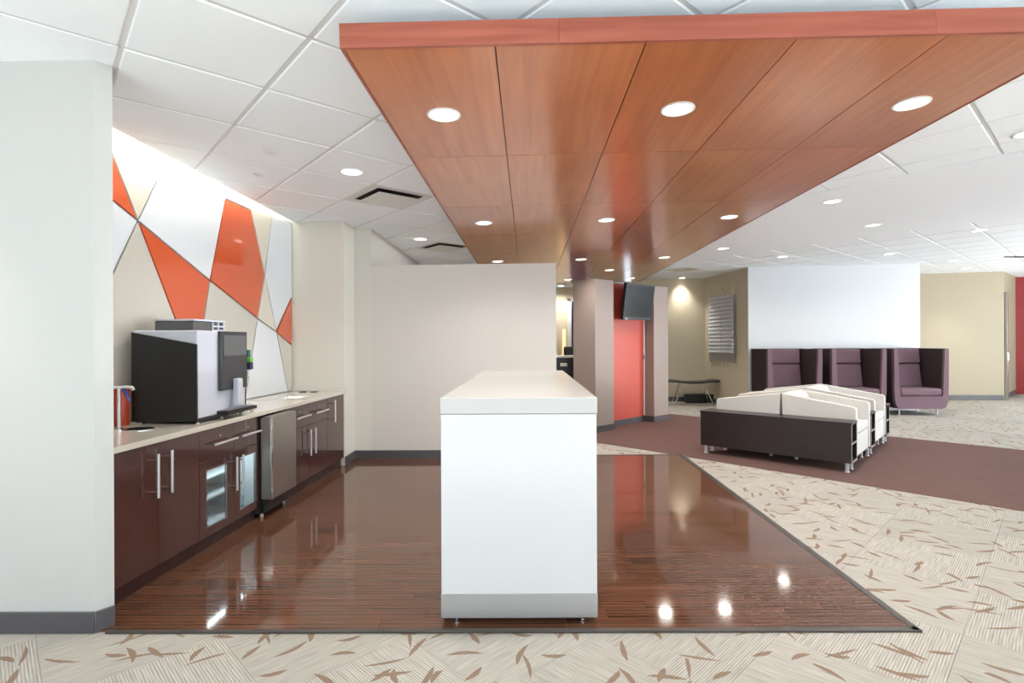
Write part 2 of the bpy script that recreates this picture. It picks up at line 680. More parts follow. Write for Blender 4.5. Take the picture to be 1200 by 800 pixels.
# ------------------------------------------------------------------ ceiling
CA = -math.atan(CT)
ceil_poly_main = [(-2.62, 2.66), (-2.5, 2.66), (15, 2.66), (15, 16.2), (-6.2, 16.2), (-6.2, 6.17), (-2.66, 6.17)]
cb = MB()
cb.prism([(-6.2, -3.6), (15, -3.6), (15, 2.66), (-6.2, 2.66)], lambda x: ceil_z(x), lambda x: ceil_z(x) + .12)
SL0, SL1 = K(-.44, -.2), K(-.55, KEND)
cb.prism([(SL0[0], 2.66), (15, 2.66), (15, 6.17), (SL1[0], 6.17)], lambda x: ceil_z(x), lambda x: ceil_z(x) + .12)
cb.prism([(-6.2, 6.17), (15, 6.17), (15, 16.2), (-6.2, 16.2)], lambda x: ceil_z(x), lambda x: ceil_z(x) + .12)
ceiling = struct(cb.build('ceiling', m_ceil), 'white suspended ceiling of square tiles with a plain band', 'ceiling')
# recess above the light slot
rc = MB().box(-2.95, -2.45, 2.60, 6.25, 3.06, 3.10)
struct(rc.build('trim_1', m_ceil), 'white lid of the light slot above the glass feature wall', 'ceiling recess')

mdir = (-.677, .736)
ndir = (.736, .677)
M0, N0 = 3.15, .95
CP = .64
NB0, NB1 = 5.77, 8.95
CROT = math.atan2(ndir[1], ndir[0])


def mn(x, y):
    return (x * mdir[0] + y * mdir[1], x * ndir[0] + y * ndir[1])


def xy(m_, n_):
    return (m_ * mdir[0] + n_ * ndir[0], m_ * mdir[1] + n_ * ndir[1])


half = CP / 2 - .012
mb = MB()
mb.box(-half, half, -half, half, -.004, .0)
mb.add([(-half + .006, -half + .006, -.009), (half - .006, -half + .006, -.009), (half - .006, half - .006, -.009), (-half + .006, half - .006, -.009),
        (-half, -half, -.004), (half, -half, -.004), (half, half, -.004), (-half, half, -.004)],
       [(3, 2, 1, 0), (0, 1, 5, 4), (1, 2, 6, 5), (2, 3, 7, 6), (3, 0, 4, 7)])
ctile_me = mb.mesh('ceiling_tile')
ctile_me.materials.append(m_tile)
RC = Matrix.Rotation(CA, 4, 'Y') @ Matrix.Rotation(CROT, 4, 'Z')


def ceil_matrix(x, y, dz=0.0):
    return Matrix.Translation((x, y, ceil_z(x) + dz)) @ RC


vents = {}
for key, (u, v) in dict(a=(444, 234.5), b=(506, 292.5), c=(813, 316)).items():
    px, py = ceil_pt(u, v)
    mm, nn = mn(px, py)
    nb = N0 if nn < NB0 else NB1
    vents[key] = (math.floor((mm - M0) / CP), math.floor((nn - nb) / CP), nb)
slotn = Vector((SL1[1] - SL0[1], -(SL1[0] - SL0[0]))).normalized()
tiles = []
for nb, r0, r1 in ((N0, -12, 8), (NB1, 0, 14)):
    for j in range(r0, r1):
        n0, n1 = nb + j * CP, nb + (j + 1) * CP
        if nb == N0:
            if n0 >= NB0 - .05:
                continue
            n1 = min(n1, NB0)
        for i in range(-30, 24):
            m0, m1 = M0 + i * CP, M0 + (i + 1) * CP
            cx_, cy_ = xy((m0 + m1) / 2, (n0 + n1) / 2)
            if cy_ < 1.2 or cy_ > 14.9 or cx_ < -5 or cx_ > 14.5:
                continue
            u, v = proj(cx_, cy_, ceil_z(cx_))
            if not (-160 < u < 1360 and v > -160):
                continue
            if cy_ > 6.1 and cx_ < -2.1:
                continue
            if 4.7 < cx_ < 7.9 and cy_ > 11.3:
                continue
            if (i, j, nb) in vents.values():
                continue
            inside_canopy = -.35 < cx_ < 1.95 and 2.6 < cy_ < 10.8
            if inside_canopy:
                continue
            tiles.append((cy_, cx_, m0, m1, n0, n1))
tiles.sort()
print('ceiling tiles', len(tiles))
for cy_, cx_, m0, m1, n0, n1 in tiles[:298]:
    poly = [xy(m0 + .012, n0 + .012), xy(m0 + .012, n1 - .012), xy(m1 - .012, n1 - .012), xy(m1 - .012, n0 + .012)]
    full = abs((n1 - n0) - CP) < .01
    if cy_ > 2.5:
        c2 = clip(poly, (SL0[0], 2.66), slotn)
        if len(c2) < 3:
            continue
        if len(c2) != 4 or any(abs(a[0] - b[0]) > 1e-6 for a, b in zip(c2, poly)):
            full = False
        poly = c2
    if full:
        o = bpy.data.objects.new('ceiling_tile', ctile_me)
        COL.objects.link(o)
        o.parent = ceiling
        o.matrix_local = ceil_matrix(cx_, cy_)
    else:
        MB().prism(poly, lambda x: ceil_z(x) - .008, lambda x: ceil_z(x)).build('ceiling_tile', m_tile, ceiling)
# grid bars
gb = MB()


def bar(p, q, wd=.012):
    d = Vector((q[0] - p[0], q[1] - p[1]))
    if d.length < .02:
        return
    d.normalize()
    n = Vector((-d.y, d.x)) * wd
    gb.prism([(p[0] - n.x, p[1] - n.y), (q[0] - n.x, q[1] - n.y), (q[0] + n.x, q[1] + n.y), (p[0] + n.x, p[1] + n.y)],
             lambda x: ceil_z(x) - .003, lambda x: ceil_z(x))


def clipseg(p, q, c, n):
    da = (p[0] - c[0]) * n[0] + (p[1] - c[1]) * n[1]
    db = (q[0] - c[0]) * n[0] + (q[1] - c[1]) * n[1]
    if da < 0 and db < 0:
        return None
    if da >= 0 and db >= 0:
        return p, q
    t = da / (da - db)
    r = (p[0] + t * (q[0] - p[0]), p[1] + t * (q[1] - p[1]))
    return (p, r) if da >= 0 else (r, q)


def addbar(p, q):
    s = (p, q)
    for c, n in (((0, .6), (0, 1)), ((0, 15), (0, -1)), ((-5.8, 0), (1, 0)), ((14.8, 0), (-1, 0))):
        s = clipseg(s[0], s[1], c, n)
        if not s:
            return
    # behind the pier the grid stops at the light slot
    a = clipseg(s[0], s[1], (0, 2.66), (0, -1))
    b = clipseg(s[0], s[1], (0, 2.66), (0, 1))
    if a:
        bar(*a)
    if b:
        b = clipseg(b[0], b[1], (SL0[0], 2.66), slotn)
        if b:
            bar(*b)


for i in range(-32, 26):
    addbar(xy(M0 + i * CP, N0 - 12 * CP), xy(M0 + i * CP, NB0))
    addbar(xy(M0 + i * CP, NB1), xy(M0 + i * CP, NB1 + 14 * CP))
for j in range(-12, 8):
    n_ = N0 + j * CP
    if n_ < NB0:
        addbar(xy(-20, n_), xy(20, n_))
for j in range(0, 14):
    addbar(xy(-20, NB1 + j * CP), xy(20, NB1 + j * CP))
g = gb.build('ceiling_grid', m_grid, ceiling)
# plain drywall band
pb = [xy(-9, NB0), xy(12, NB0), xy(12, NB1), xy(-9, NB1)]
pb = clip(pb, (14.8, 0), (-1, 0))
pb = clip(pb, (0, 15.5), (0, -1))
tag(MB().prism(pb, lambda x: ceil_z(x) - .012, lambda x: ceil_z(x)).build('drywall_band', m_ceil, ceiling), 'plain flush ceiling band')


# ceiling diffusers
def vent(key, label, flat=False):
    i, j, nb = vents[key]
    x, y = xy(M0 + (i + .5) * CP, nb + (j + .5) * CP)
    t = thing('ceiling_vent', label, 'vent', group='square ceiling vents')
    t.matrix_world = ceil_matrix(x, y)
    h = CP / 2 - .013
    fr = MB()
    for a in range(4):
        c, s = [(1, 0), (0, 1), (-1, 0), (0, -1)][a]
        o_, i_ = h, h - .075
        pts = [(o_, -o_), (o_, o_), (i_, i_), (i_, -i_)]
        rot = lambda p: (p[0] * c - p[1] * s, p[0] * s + p[1] * c)
        q = [rot(p) for p in pts]
        fr.add([(q[0][0], q[0][1], -.006), (q[1][0], q[1][1], -.006), (q[2][0], q[2][1], .0), (q[3][0], q[3][1], .0),
                (q[0][0], q[0][1], -.0), (q[1][0], q[1][1], -.0), (q[2][0], q[2][1], .05), (q[3][0], q[3][1], .05)],
               [(3, 2, 1, 0), (4, 5, 6, 7), (0, 1, 5, 4), (1, 2, 6, 5), (2, 3, 7, 6), (3, 0, 4, 7)])
    fr.build('frame', m_white, t)
    MB().box(-h + .07, h - .07, -h + .07, h - .07, -.0035, -.001).build('duct', m_edge if flat else m_blackm, t)
    if flat:
        return t
    k = h - .09
    MB().box(-k, k, -k, k, -.034, -.026).build('plate', m_white, t, bevel=.003)
    for sx in (-1, 1):
        for sy in (-1, 1):
            MB().tube((sx * .12, sy * .12, -.03), (sx * .12, sy * .12, 0), .004, n=6).build('bracket', m_grid, t)
    return t


vent('a', 'square white ceiling vent left of the wood canopy, nearer the camera')
vent('b', 'square ceiling vent behind the first one, just above the screen wall')
vent('c', 'flat ceiling vent right of the canopy end, above the television column', True)


# ------------------------------------------------------------------ walls
def wall(name, poly, m, label, top=None, z0=0.0):
    return struct(MB().prism(poly, z0, top if top else (lambda x: ceil_z(x) + .002)).build(name, m), label, 'wall')


def baseboard(name, pts, label, h=.105, t=.012, z0=0.0):
    """pts run so that the room is on the right-hand side"""
    b = MB()
    for p, q in zip(pts[:-1], pts[1:]):
        d = Vector((q[0] - p[0], q[1] - p[1])).normalized()
        n = Vector((d.y, -d.x)) * t
        e = d * t * .9
        b.prism([(p[0], p[1]), (q[0], q[1]), (q[0] + n.x + 0 * e.x, q[1] + n.y), (p[0] + n.x, p[1] + n.y)], z0, h)
    return struct(b.build(name, m_base, bevel=.003), label, 'baseboard')


wall('wall_left', [(-6.2, 2.628), (-2.117, 2.628), (-2.073, 2.692), (-2.12, 2.75), (-6.2, 2.75)], m_wall_grey,
     'pale grey wall end at the left of the picture with a dark baseboard')
baseboard('baseboard_left', [(-6.2, 2.628), (-2.117, 2.628), (-2.073, 2.692)][:], 'dark grey baseboard along the near left wall end')
wk = [K(WX, -.3), K(WX, KEND + .05), K(WX - .15, KEND + .05), K(WX - .15, -.3)]
wall('wall_kitchen', wk, m_wall_cream, 'wall behind the kitchen counter carrying the coloured glass', top=lambda x: 3.08)
f1 = K(WX, KEND)
fc = (-2.099, 6.166)
fd = (-2.105, 6.546)
wall('wall_far_left', [K(-.76, KEND + .004), K(.004, KEND + .004), fc, fd, (-1.896, 6.546), (-1.896, 8.05), (-2.95, 8.05)], m_wall_cream,
     'cream wall closing the far end of the counter')
baseboard('baseboard_far_left', [fc, fd], 'dark baseboard at the far counter end')
wall('wall_partition', [(-1.9, 6.548), (.352, 6.548), (.352, 6.67), (-1.9, 6.67)], m_wall_greige,
     'greige partition wall behind the island, stopping short of the ceiling', top=lambda x: 2.353 + .0095 * (x + 1.9))
baseboard('baseboard_partition', [(-2.105, 6.546), (.355, 6.546)], 'dark baseboard along the greige partition', z0=.0)
wall('wall_office_left', [(-1.9, 8.05), (-2.0, 8.05), (-2.0, 16), (-1.9, 16)], m_wall_greige, 'greige side wall of the office behind the partition')
wall('wall_office_back', [(-2, 14.2), (2.6, 14.2), (2.6, 14.35), (-2, 14.35)], m_wall_tan, 'tan wall far behind the partition')
# alcove
AC = (4.21, 12.72)
AE = (4.50, 10.95)
wall('wall_alcove_back', [(2.5, 12.72), AC, (4.35, 12.9), (2.5, 12.9)], m_wall_tan, 'tan back wall of the alcove behind the bench')
wall('wall_alcove_side', [AC, AE, (4.62, 10.97), (4.36, 12.8)], m_wall_tan, 'tan side wall of the alcove carrying the slatted art')
baseboard('baseboard_alcove', [(2.6, 12.72), AC, AE], 'dark baseboard around the alcove')
wall('wall_lounge', [AE, (8.0, 10.95), (8.0, 11.1), (4.52, 11.1)], m_wall_white, 'white wall behind the high-backed lounge chairs')
wall('wall_right', [(7.9, 12.95), (11.27, 12.70), (12.87, 14.17), (12.8, 14.3), (11.2, 12.85), (7.9, 13.1)], m_wall_tan2,
     'tan wall with a pool of light right of the white wall')
wall('wall_connect', [(7.85, 11.0), (8.0, 11.0), (8.0, 13.0), (7.85, 13.0)], m_wall_tan, 'short tan return wall behind the white wall')
baseboard('baseboard_right', [(8.0, 12.943), (11.25, 12.702)], 'dark baseboard along the tan wall at the right', h=.12)
baseboard('baseboard_right_return', [(11.45, 12.865), (12.87, 14.17)], 'dark baseboard along the angled return by the red wall', h=.12)
wall('wall_red', [(12.8, 14.17), (15, 14.17), (15, 14.3), (12.8, 14.3)], m_red_dark, 'dark red wall at the far right edge',
     top=lambda x: ceil_z(x))
wall('wall_outer_right', [(15, -3.6), (15.15, -3.6), (15.15, 16), (15, 16)], m_wall_white, 'outer wall at the right beyond the picture', top=lambda x: ceil_z(15))
wall('wall_outer_left', [(-6.35, -3.6), (-6.2, -3.6), (-6.2, 2.7), (-6.35, 2.7)], m_wall_white, 'outer wall at the left beyond the picture', top=lambda x: ceil_z(-6.3))
# window wall behind the camera
wf = MB()
wf.box(-6.2, 15, -3.72, -3.6, 0, .25)
wf.box(-6.2, 15, -3.72, -3.6, 2.7, 3.1)
for k in range(15):
    xx = -6.2 + k * 1.51
    wf.box(xx, xx + .06, -3.7, -3.6, .25, 2.7)
struct(wf.build('window_1', m_steel_soft), 'window frames behind the camera', 'window')

# door frame on the angled return at the right
df = MB()
p0, p1 = Vector((11.272, 12.690)), Vector((11.42, 12.83))
dd = (p1 - p0).normalized()
nn = Vector((dd.y, -dd.x))
df.prism([tuple(p0), tuple(p1), tuple(p1 + nn * .05), tuple(p0 + nn * .05)], 0, 2.55)
struct(df.build('door_1', m_steel_soft, bevel=.004), 'narrow grey metal door frame at the end of the tan wall', 'door frame')
hb = MB().tube((11.37, 12.715, .95), (11.37, 12.715, 1.12), .012)
hb.build('door_handle', m_chrome, bpy.data.objects['door_1'])

# ------------------------------------------------------------------ glass feature wall
ax, ay = K(WX, 0)


def art(u, v):
    d = ray(u, v)
    t = (ax * kx[0] + ay * kx[1]) / (d.x * kx[0] + d.y * kx[1])
    px, py, pz = d.x * t, d.y * t, H + d.z * t
    return ((px - ax) * ky[0] + (py - ay) * ky[1], pz)


def inset(poly, k):
    n = len(poly)
    a = sum(poly[i][0] * poly[(i + 1) % n][1] - poly[(i + 1) % n][0] * poly[i][1] for i in range(n))
    if a < 0:
        poly = poly[::-1]
    lines = []
    for i in range(n):
        p, q = Vector(poly[i]), Vector(poly[(i + 1) % n])
        d = (q - p).normalized()
        nrm = Vector((-d.y, d.x))
        lines.append((p + nrm * k, d))
    out = []
    for i in range(n):
        (p, d), (q, e) = lines[i - 1], lines[i]
        den = d.x * e.y - d.y * e.x
        if abs(den) < 1e-4:
            out.append(tuple(q))
            continue
        t = ((q.x - p.x) * e.y - (q.y - p.y) * e.x) / den
        out.append(tuple(p + d * t))
    return out


aw = thing('glass_feature_wall', 'wall panelling of orange, white and cream angular glass pieces with silver joints above the counter', 'wall panels',
           (*K(WX, 0), 0), KR)
V0, V1, V2, V3, V4, V5 = (158.5, 258.5), (243.5, 328.5), (308, 322), (299.5, 373), (322, 389), (341, 405)
T1, T2, T3, T4, TR = (192, 189.6), (263.5, 224.4), (290, 237.3), (317, 250.4), (341, 262)
Rb = (341, 457.5)
Bd, Be = (335.6, 458.6), (285, 469)
Ap = (226.5, 436)
pieces = [
    ('cream', [(40, 116), (117.7, 153.6), V0, (40, 163.7)][:3] + [(40, 163.7)], m_gwhite),
    ('cream', [(117.7, 153.6), T1, V0], m_gcream),
    ('orange', [(117.7, 153.6), V0, (40, 163.7)], m_orange),
    ('white', [(40, 163.7), V0, (40, 507)], m_gwhite),
    ('white', [T1, T2, V1, V0], m_gwhite),
    ('orange', [V0, V1, Ap], m_orange),
    ('greige', [(40, 507), V0, Ap, (243, 477.5), (40, 514)], m_gtan),
    ('greige', [Ap, V1, V3, Be, (243, 477.5)], m_gtan),
    ('white', [T2, T3, (291.8, 246.5), (262, 232.6)], m_gwhite),
    ('orange', [(262, 232.6), (291.8, 246.5), V2, V3, V1], m_orange),
    ('cream', [T3, T4, V2], m_gcream),
    ('white', [T4, TR, (341, 347), (321.5, 387), V2], m_gwhite),
    ('cream', [V2, V4, V3], m_gcream),
    ('orange', [(341, 347), V5, V4], m_orange),
    ('white', [V3, V4, Bd, Be], m_gwhite),
    ('greige', [V4, V5, Rb, Bd], m_gtan),
]
pieces.pop(0)
pieces[1] = ('orange', [(117.7, 153.6), V0, (100, 211.7)], m_orange)
pieces[2] = ('white', [(100, 211.7), V0, (70, 444.0)], m_gwhite)
pieces[5] = ('greige', [(70, 444.0), V0, Ap, (243, 477.5), (70, 508)], m_gtan)
ZC = .867
for cname, pts, m in pieces:
    q = [art(*p) for p in pts]
    q = [(s, max(z, ZC)) for s, z in q]
    q = [(min(s, KEND - .012), z) for s, z in q]
    q = inset(q, .008)
    o = MB().slab_x(q, .008, .020).build('glass_piece', m, aw)
    tag(o, cname + ' glass piece')
tl = [art(*p) for p in [(70, 130), TR, (341, 457), (70, 508)]]
ytop = max(z for s, z in tl)
MB().box(0, .009, tl[0][0], KEND - .004, ZC, 2.80).build('backing', m_trim, aw)
# wall washer tube in the slot above the glass
lt = thing('cove_light', 'bright light tube in the ceiling slot above the coloured glass', 'light', (*K(-.50, .2), 2.98), KR)
MB().box(-.03, .03, 0, 3.0, .03, .06).build('housing', m_white, lt)
MB().tube((0, 0, .015), (0, 3.0, .015), .014).build('tube', m_cove, lt)
la = area('cove_lamp', (0, 1.55, -.01), (0, 0, 0), .05, 2.9, 18, (1.0, .94, .84))
la.parent = lt

# ------------------------------------------------------------------ kitchen run
CTZ0, CTZ1 = .832, .866


def kthing(name, label, cat, y0, group=None, z=WZ):
    return thing(name, label, cat, (*K(0, y0), z), KR, group)


def pull_v(parent, y, z0, z1):
    p = MB().tube((.045, y, z0), (.045, y, z1), .008)
    o = p.build('handle', m_leg, parent, smooth=True)
    for z in (z0 + .035, z1 - .035):
        MB().tube((.0, y, z), (.045, y, z), .0045).build('standoff', m_chrome, o)
    return o


def pull_h(parent, y0, y1, z):
    o = MB().tube((.045, y0, z), (.045, y1, z), .008).build('handle', m_leg, parent, smooth=True)
    for y in (y0 + .035, y1 - .035):
        MB().tube((.0, y, z), (.045, y, z), .0045).build('standoff', m_chrome, o)
    return o


def door(parent, y0, y1, z0, z1, hy=None, hz=None):
    g_ = .0018
    o = MB().box(-.018, 0, y0 + g_, y1 - g_, z0 + g_, z1 - g_).build('door', m_cab, parent, bevel=.0015)
    if hy is not None:
        pull_v(o, hy, *hz)
    return o


def drawer(parent, y0, y1, z0, z1, ha=None, lock=None):
    g_ = .0018
    o = MB().box(-.018, 0, y0 + g_, y1 - g_, z0 + g_, z1 - g_).build('drawer', m_cab, parent, bevel=.0015)
    if ha:
        pull_h(o, *ha)
    if lock:
        MB().tube((0, lock[0], lock[1]), (.006, lock[0], lock[1]), .009, .008).build('lock', m_chrome, o)
    return o


def carcass(parent, L, hollow=False, m=None):
    D0, D1 = -.595, -.0185
    if not hollow:
        MB().box(D0, D1, .001, L - .001, .09, CTZ0 - WZ - .002).build('body', m_cab, parent)
    else:
        t = .018
        zt = .60
        b = MB()
        b.box(D0, D1, .001, t, .09, zt)
        b.box(D0, D1, L - t, L - .001, .09, zt)
        b.box(D0, D0 + t, t, L - t, .09, zt)
        b.box(D0, D1, t, L - t, .09, .09 + t)
        b.box(D0, D1, .001, L - .001, zt, CTZ0 - WZ - .002)
        b.build('body', m_cab_in, parent)
    MB().box(D0, -.035, .001, L - .001, 0, .088).build('toe_kick', m_kick, parent)


TOPZ = CTZ0 - WZ - .004
# 1: two-door cabinet
c1 = kthing('base_cabinet', 'glossy brown two-door cabinet nearest the camera, beside the left wall end', 'cabinet', -.08)
carcass(c1, .785)
door(c1, .0, .405, .092, TOPZ, .345, (.508, .762))
door(c1, .405, .785, .092, TOPZ, .46, (.508, .762))
# 2: drawers over glass doors
c2 = kthing('base_cabinet', 'glossy brown cabinet with two drawers over two glass-fronted doors', 'cabinet', .705)
L2 = .74
carcass(c2, L2, hollow=True)
drawer(c2, 0, .405, .608, TOPZ, (.105, .375, .712), (.225, .757))
drawer(c2, .405, L2, .608, TOPZ, (.44, .70, .712), (.585, .757))


def glass_door(parent, y0, y1, hy, gy0, gy1):
    z0, z1 = .092, .604
    gz0, gz1 = .150, .546
    b = MB()
    b.box(-.018, 0, y0 + .002, gy0, z0, z1)
    b.box(-.018, 0, gy1, y1 - .002, z0, z1)
    b.box(-.018, 0, gy0, gy1, z0, gz0)
    b.box(-.018, 0, gy0, gy1, gz1, z1)
    o = b.build('door', m_cab, parent)
    tag(o, 'brown framed glass door')
    MB().box(-.012, -.008, gy0, gy1, gz0, gz1).build('pane', m_glass, o)
    tr = MB()
    for a, b_, c, d in ((gy0, gy0 + .007, gz0, gz1), (gy1 - .007, gy1, gz0, gz1), (gy0, gy1, gz0, gz0 + .007), (gy0, gy1, gz1 - .007, gz1)):
        tr.box(-.007, .0015, a, b_, c, d)
    tr.build('pane_trim', m_trim, o)
    pull_v(o, hy, .330, .575)
    return o


glass_door(c2, 0, .405, .365, .07, .31)
glass_door(c2, .405, L2, .445, .475, .70)
for zz in (.27, .42):
    MB().box(-.57, -.15, .019, L2 - .019, zz, zz + .014).build('shelf', m_cab_in, c2)
MB().box(-.05, -.035, .04, L2 - .04, .585, .597).build('added_light_strip', m_emit, c2)  # this strip and the lamp below are added to brighten the interior
cl_ = area('cabinet_fill', (-.085, L2 / 2, .575), (0, 0, 0), .05, .6, .9, (.86, .95, 1.0))
cl_.parent = c2
# 3: undercounter ice maker
ice = kthing('undercounter_fridge', 'narrow stainless steel undercounter fridge standing proud of the brown cabinets', 'fridge', 1.455)
MB().box(-.58, 0.0, .008, .455, .03, TOPZ).build('body', m_dkgrey, ice)
dr = MB().box(.012, .10, .0, .44, .145, .805).build('door', m_steel_soft, ice, bevel=.006)
MB().box(.0, .0125, .012, .43, .15, .80).build('gasket', m_blackm, ice)
MB().box(.1005, .106, -.0, .014, .15, .80).build('edge_trim', m_chrome, dr)
MB().box(.03, .10, .01, .43, .806, .812).build('top_cap', m_trim, dr)
gr = MB().box(-.02, .03, .01, .44, .035, .135).build('grille', m_black, ice)
for k in range(5):
    MB().box(.03, .036, .02, .43, .046 + k * .017, .053 + k * .017).build('louvre', m_dkgrey, gr)
for yy in (.04, .41):
    for xx in (.0, -.5):
        MB().tube((xx, yy, 0), (xx, yy, .04), .012).build('foot', m_white, ice)
# 4: far cabinets
c4 = kthing('base_cabinet', 'glossy brown cabinet with two drawers and two doors right of the steel fridge', 'cabinet', 1.925)
L4 = .90
carcass(c4, L4)
drawer(c4, 0, .455, .608, TOPZ, (.12, .40, .712), (.25, .757))
drawer(c4, .455, L4, .608, TOPZ, (.55, .83, .712), (.69, .757))
door(c4, 0, .455, .092, .608, .40, (.32, .57))
door(c4, .455, L4, .092, .608, .51, (.32, .57))
c5 = kthing('base_cabinet', 'narrow glossy brown full-height door cabinet at the far end of the counter', 'cabinet', 2.825)
L5 = KEND - 2.825 - .004
carcass(c5, L5)
door(c5, 0, L5 - .03, .092, TOPZ, .11, (.55, .79))
MB().box(-.018, -.002, L5 - .03, L5, .092, TOPZ).build('filler_strip', m_cab, c5)
# worktop
wt = MB().box(-.606, .026, -.10, KEND - .003, CTZ0, CTZ1).build('worktop', m_counter, None, loc=(*K(0, 0), 0), rot=(0, 0, KR), bevel=.003)
tag(wt, 'long cream quartz worktop running over the brown cabinets', 'worktop')

# glassware in the lit cabinet
for k, (gx, gy) in enumerate(((-.10, .14), (-.12, .24), (-.11, .55), (-.10, .64))):
    px, py = K(gx, .705 + gy)
    gl = MB().lathe([(.026, 0), (.033, .10), (.030, .10), (.024, .006)], 18)
    o = gl.build('drinking_glass', m_glass, None, loc=(px, py, WZ + .109), smooth=True)
    tag(o, ['clear glass low in the left glass cabinet, nearer the camera', 'clear glass low in the left glass cabinet, farther one',
            'clear glass low in the right glass cabinet, nearer the camera', 'clear glass low in the right glass cabinet, farther one'][k], 'glass', 'glasses in the glass-fronted cabinet')

# ---- coffee machine (local frame of the kitchen)
mx, my = K(0, 0)
cm = thing('coffee_machine', 'large white and black countertop coffee machine with touch screen and side card reader', 'coffee machine', (*K(-.055, .775), CTZ1), KR)
Wm, Lm, Hm = .445, .585, .635
body = MB().slab_x([(0.0, .035), (Lm, .035), (Lm, Hm), (0, Hm)], -Wm, 0).build('body', m_machine, cm, bevel=.010, seg=3)
MB().slab_y([(-Wm - .002, .02), (.003, .02), (.003, Hm - .095), (-Wm - .002, Hm - .012)], -.014, -.0005).build('side_panel', m_black, cm, bevel=.003)
MB().slab_y([(-Wm, .02), (.0, .02), (.0, Hm - .095), (-Wm, Hm - .012)], Lm + .0005, Lm + .012).build('side_panel', m_black, cm, bevel=.003)
MB().box(-Wm + .01, -.006, .01, Lm - .01, .012, .036).build('base', m_black, cm)
for yy in (.03, .30, Lm - .03):
    MB().tube((-.02, yy, 0), (-.02, yy, .014), .013, .010).build('foot', m_steel_soft, cm)
    MB().tube((-Wm + .03, yy, 0), (-Wm + .03, yy, .014), .013, .010).build('foot', m_steel_soft, cm)
tpn = MB().box(.0, .026, .225, .565, .205, Hm - .002).build('control_panel', m_dkgrey, cm, bevel=.005)
MB().box(.0265, .0285, .255, .548, .455, Hm - .03).build('screen', m_screen, tpn)
MB().box(.0262, .0275, .25, .552, .425, .429).build('seam', m_blackm, tpn)
MB().box(.026, .075, .365, .425, .08, .285).build('spout', m_machine, cm, bevel=.012, seg=3)
trp = MB().box(.0, .085, .21, .60, .035, .062).build('drip_tray', m_black, cm, bevel=.004)
gq = MB()
for k in range(14):
    gq.box(.012, .078, .225 + k * .026, .233 + k * .026, .062, .067)
tag(gq.build('grate', m_steel, trp), kind='stuff')
hp = MB().box(-.39, -.11, .13, .34, Hm + .001, Hm + .07).build('bean_hopper', m_smoke, cm, bevel=.006)
MB().box(-.395, -.105, .125, .50, Hm + .07, Hm + .082).build('lid', m_machine, hp, bevel=.003)
h2 = MB()
h2.box(-.39, -.11, .345, .355, Hm + .001, Hm + .07)
h2.box(-.39, -.11, .415, .425, Hm + .001, Hm + .07)
h2.box(-.39, -.11, .485, .495, Hm + .001, Hm + .07)
h2.box(-.39, -.11, .345, .495, Hm + .001, Hm + .012)
h2.box(-.115, -.108, .345, .495, Hm + .032, Hm + .042)
h2.build('powder_hopper', m_machine, cm)
MB().box(-.385, -.12, .355, .485, Hm + .012, Hm + .066).build('hopper_window', m_smoke, cm)
# payment reader hanging at the far side of the machine
pr = MB().box(-.07, .0, Lm + .012, Lm + .020, .27, .50).build('card_reader', m_black, cm, bevel=.002)
for nm, m, z0, z1, xx in (('reader_top', m_teal, .434, .494, .012), ('reader_light', m_green, .399, .432, .032), ('reader_body', m_navy, .339, .397, .032), ('reader_slip', m_white, .279, .337, .012)):
    MB().box(-.05, xx, Lm + .020, Lm + .060, z0, z1).build(nm, m, pr, bevel=.006)

# small white pot with items beside the machine base
sp = MB().lathe([(.016, 0), (.018, .035), (.015, .035), (.013, .004)], 16).build('small_cup', m_counter, None, loc=(*K(-.05, 1.45), CTZ1), smooth=True)
tag(sp, 'tiny cream cup on the worktop behind the drip tray', 'cup')

# water tap
tx, ty = -2.585, 3.40
tp_ = thing('water_tap', 'slim chrome water tap with a blue lever at the near end of the worktop', 'tap', (tx, ty, CTZ1), KR)
MB().lathe([(.024, 0), (.024, .008), (.014, .012), (.012, .012)], 20).build('base', m_chrome, tp_)
MB().tube((0, 0, .01), (0, 0, .268), .010).build('pole', m_leg, tp_, smooth=True)
MB().path([(-.05, 0, .268), (.05, 0, .272), (.088, 0, .268), (.094, 0, .252)], .0095, 12).build('spout', m_white, tp_, smooth=True)
MB().tube((.03, 0, .262), (.075, -.01, .185), .011, .006).build('lever', m_blue, tp_, smooth=True)
dp = MB().lathe([(.082, 0), (.082, .004), (.074, .007), (.068, .004)], 30).build('drip_plate', m_chrome, None, loc=(tx + .115, ty + .02, CTZ1), smooth=True)
tag(dp, 'round chrome drip plate sunk in the worktop in front of the tap', 'drip plate')
rcn = thing('canister', 'tall red-orange canister standing behind the water tap', 'canister', (-2.725, 3.60, CTZ1))
MB().lathe([(.047, 0), (.049, .006), (.049, .225), (.046, .23)], 30).build('body', m_red_can, rcn, smooth=True)
MB().lathe([(.050, .23), (.050, .245), (.044, .25)], 30).build('lid', m_red_can, rcn, smooth=True)

# cable grommets near the far end
for k, (u, v, lab) in enumerate(((355, 459.2, 'left of the two small black rings let into the far end of the worktop'),
                                 (368, 459.2, 'right of the two small black rings let into the far end of the worktop'))):
    px, py = floor_pt(u, v, CTZ1)
    o = MB().lathe([(.045, 0), (.045, .003), (.04, .006), (.026, .006), (.024, .0)], 24, ring=True).build('counter_grommet', m_black, None, loc=(px, py, CTZ1), smooth=True)
    tag(o, lab, 'grommet', 'grommets in the worktop')

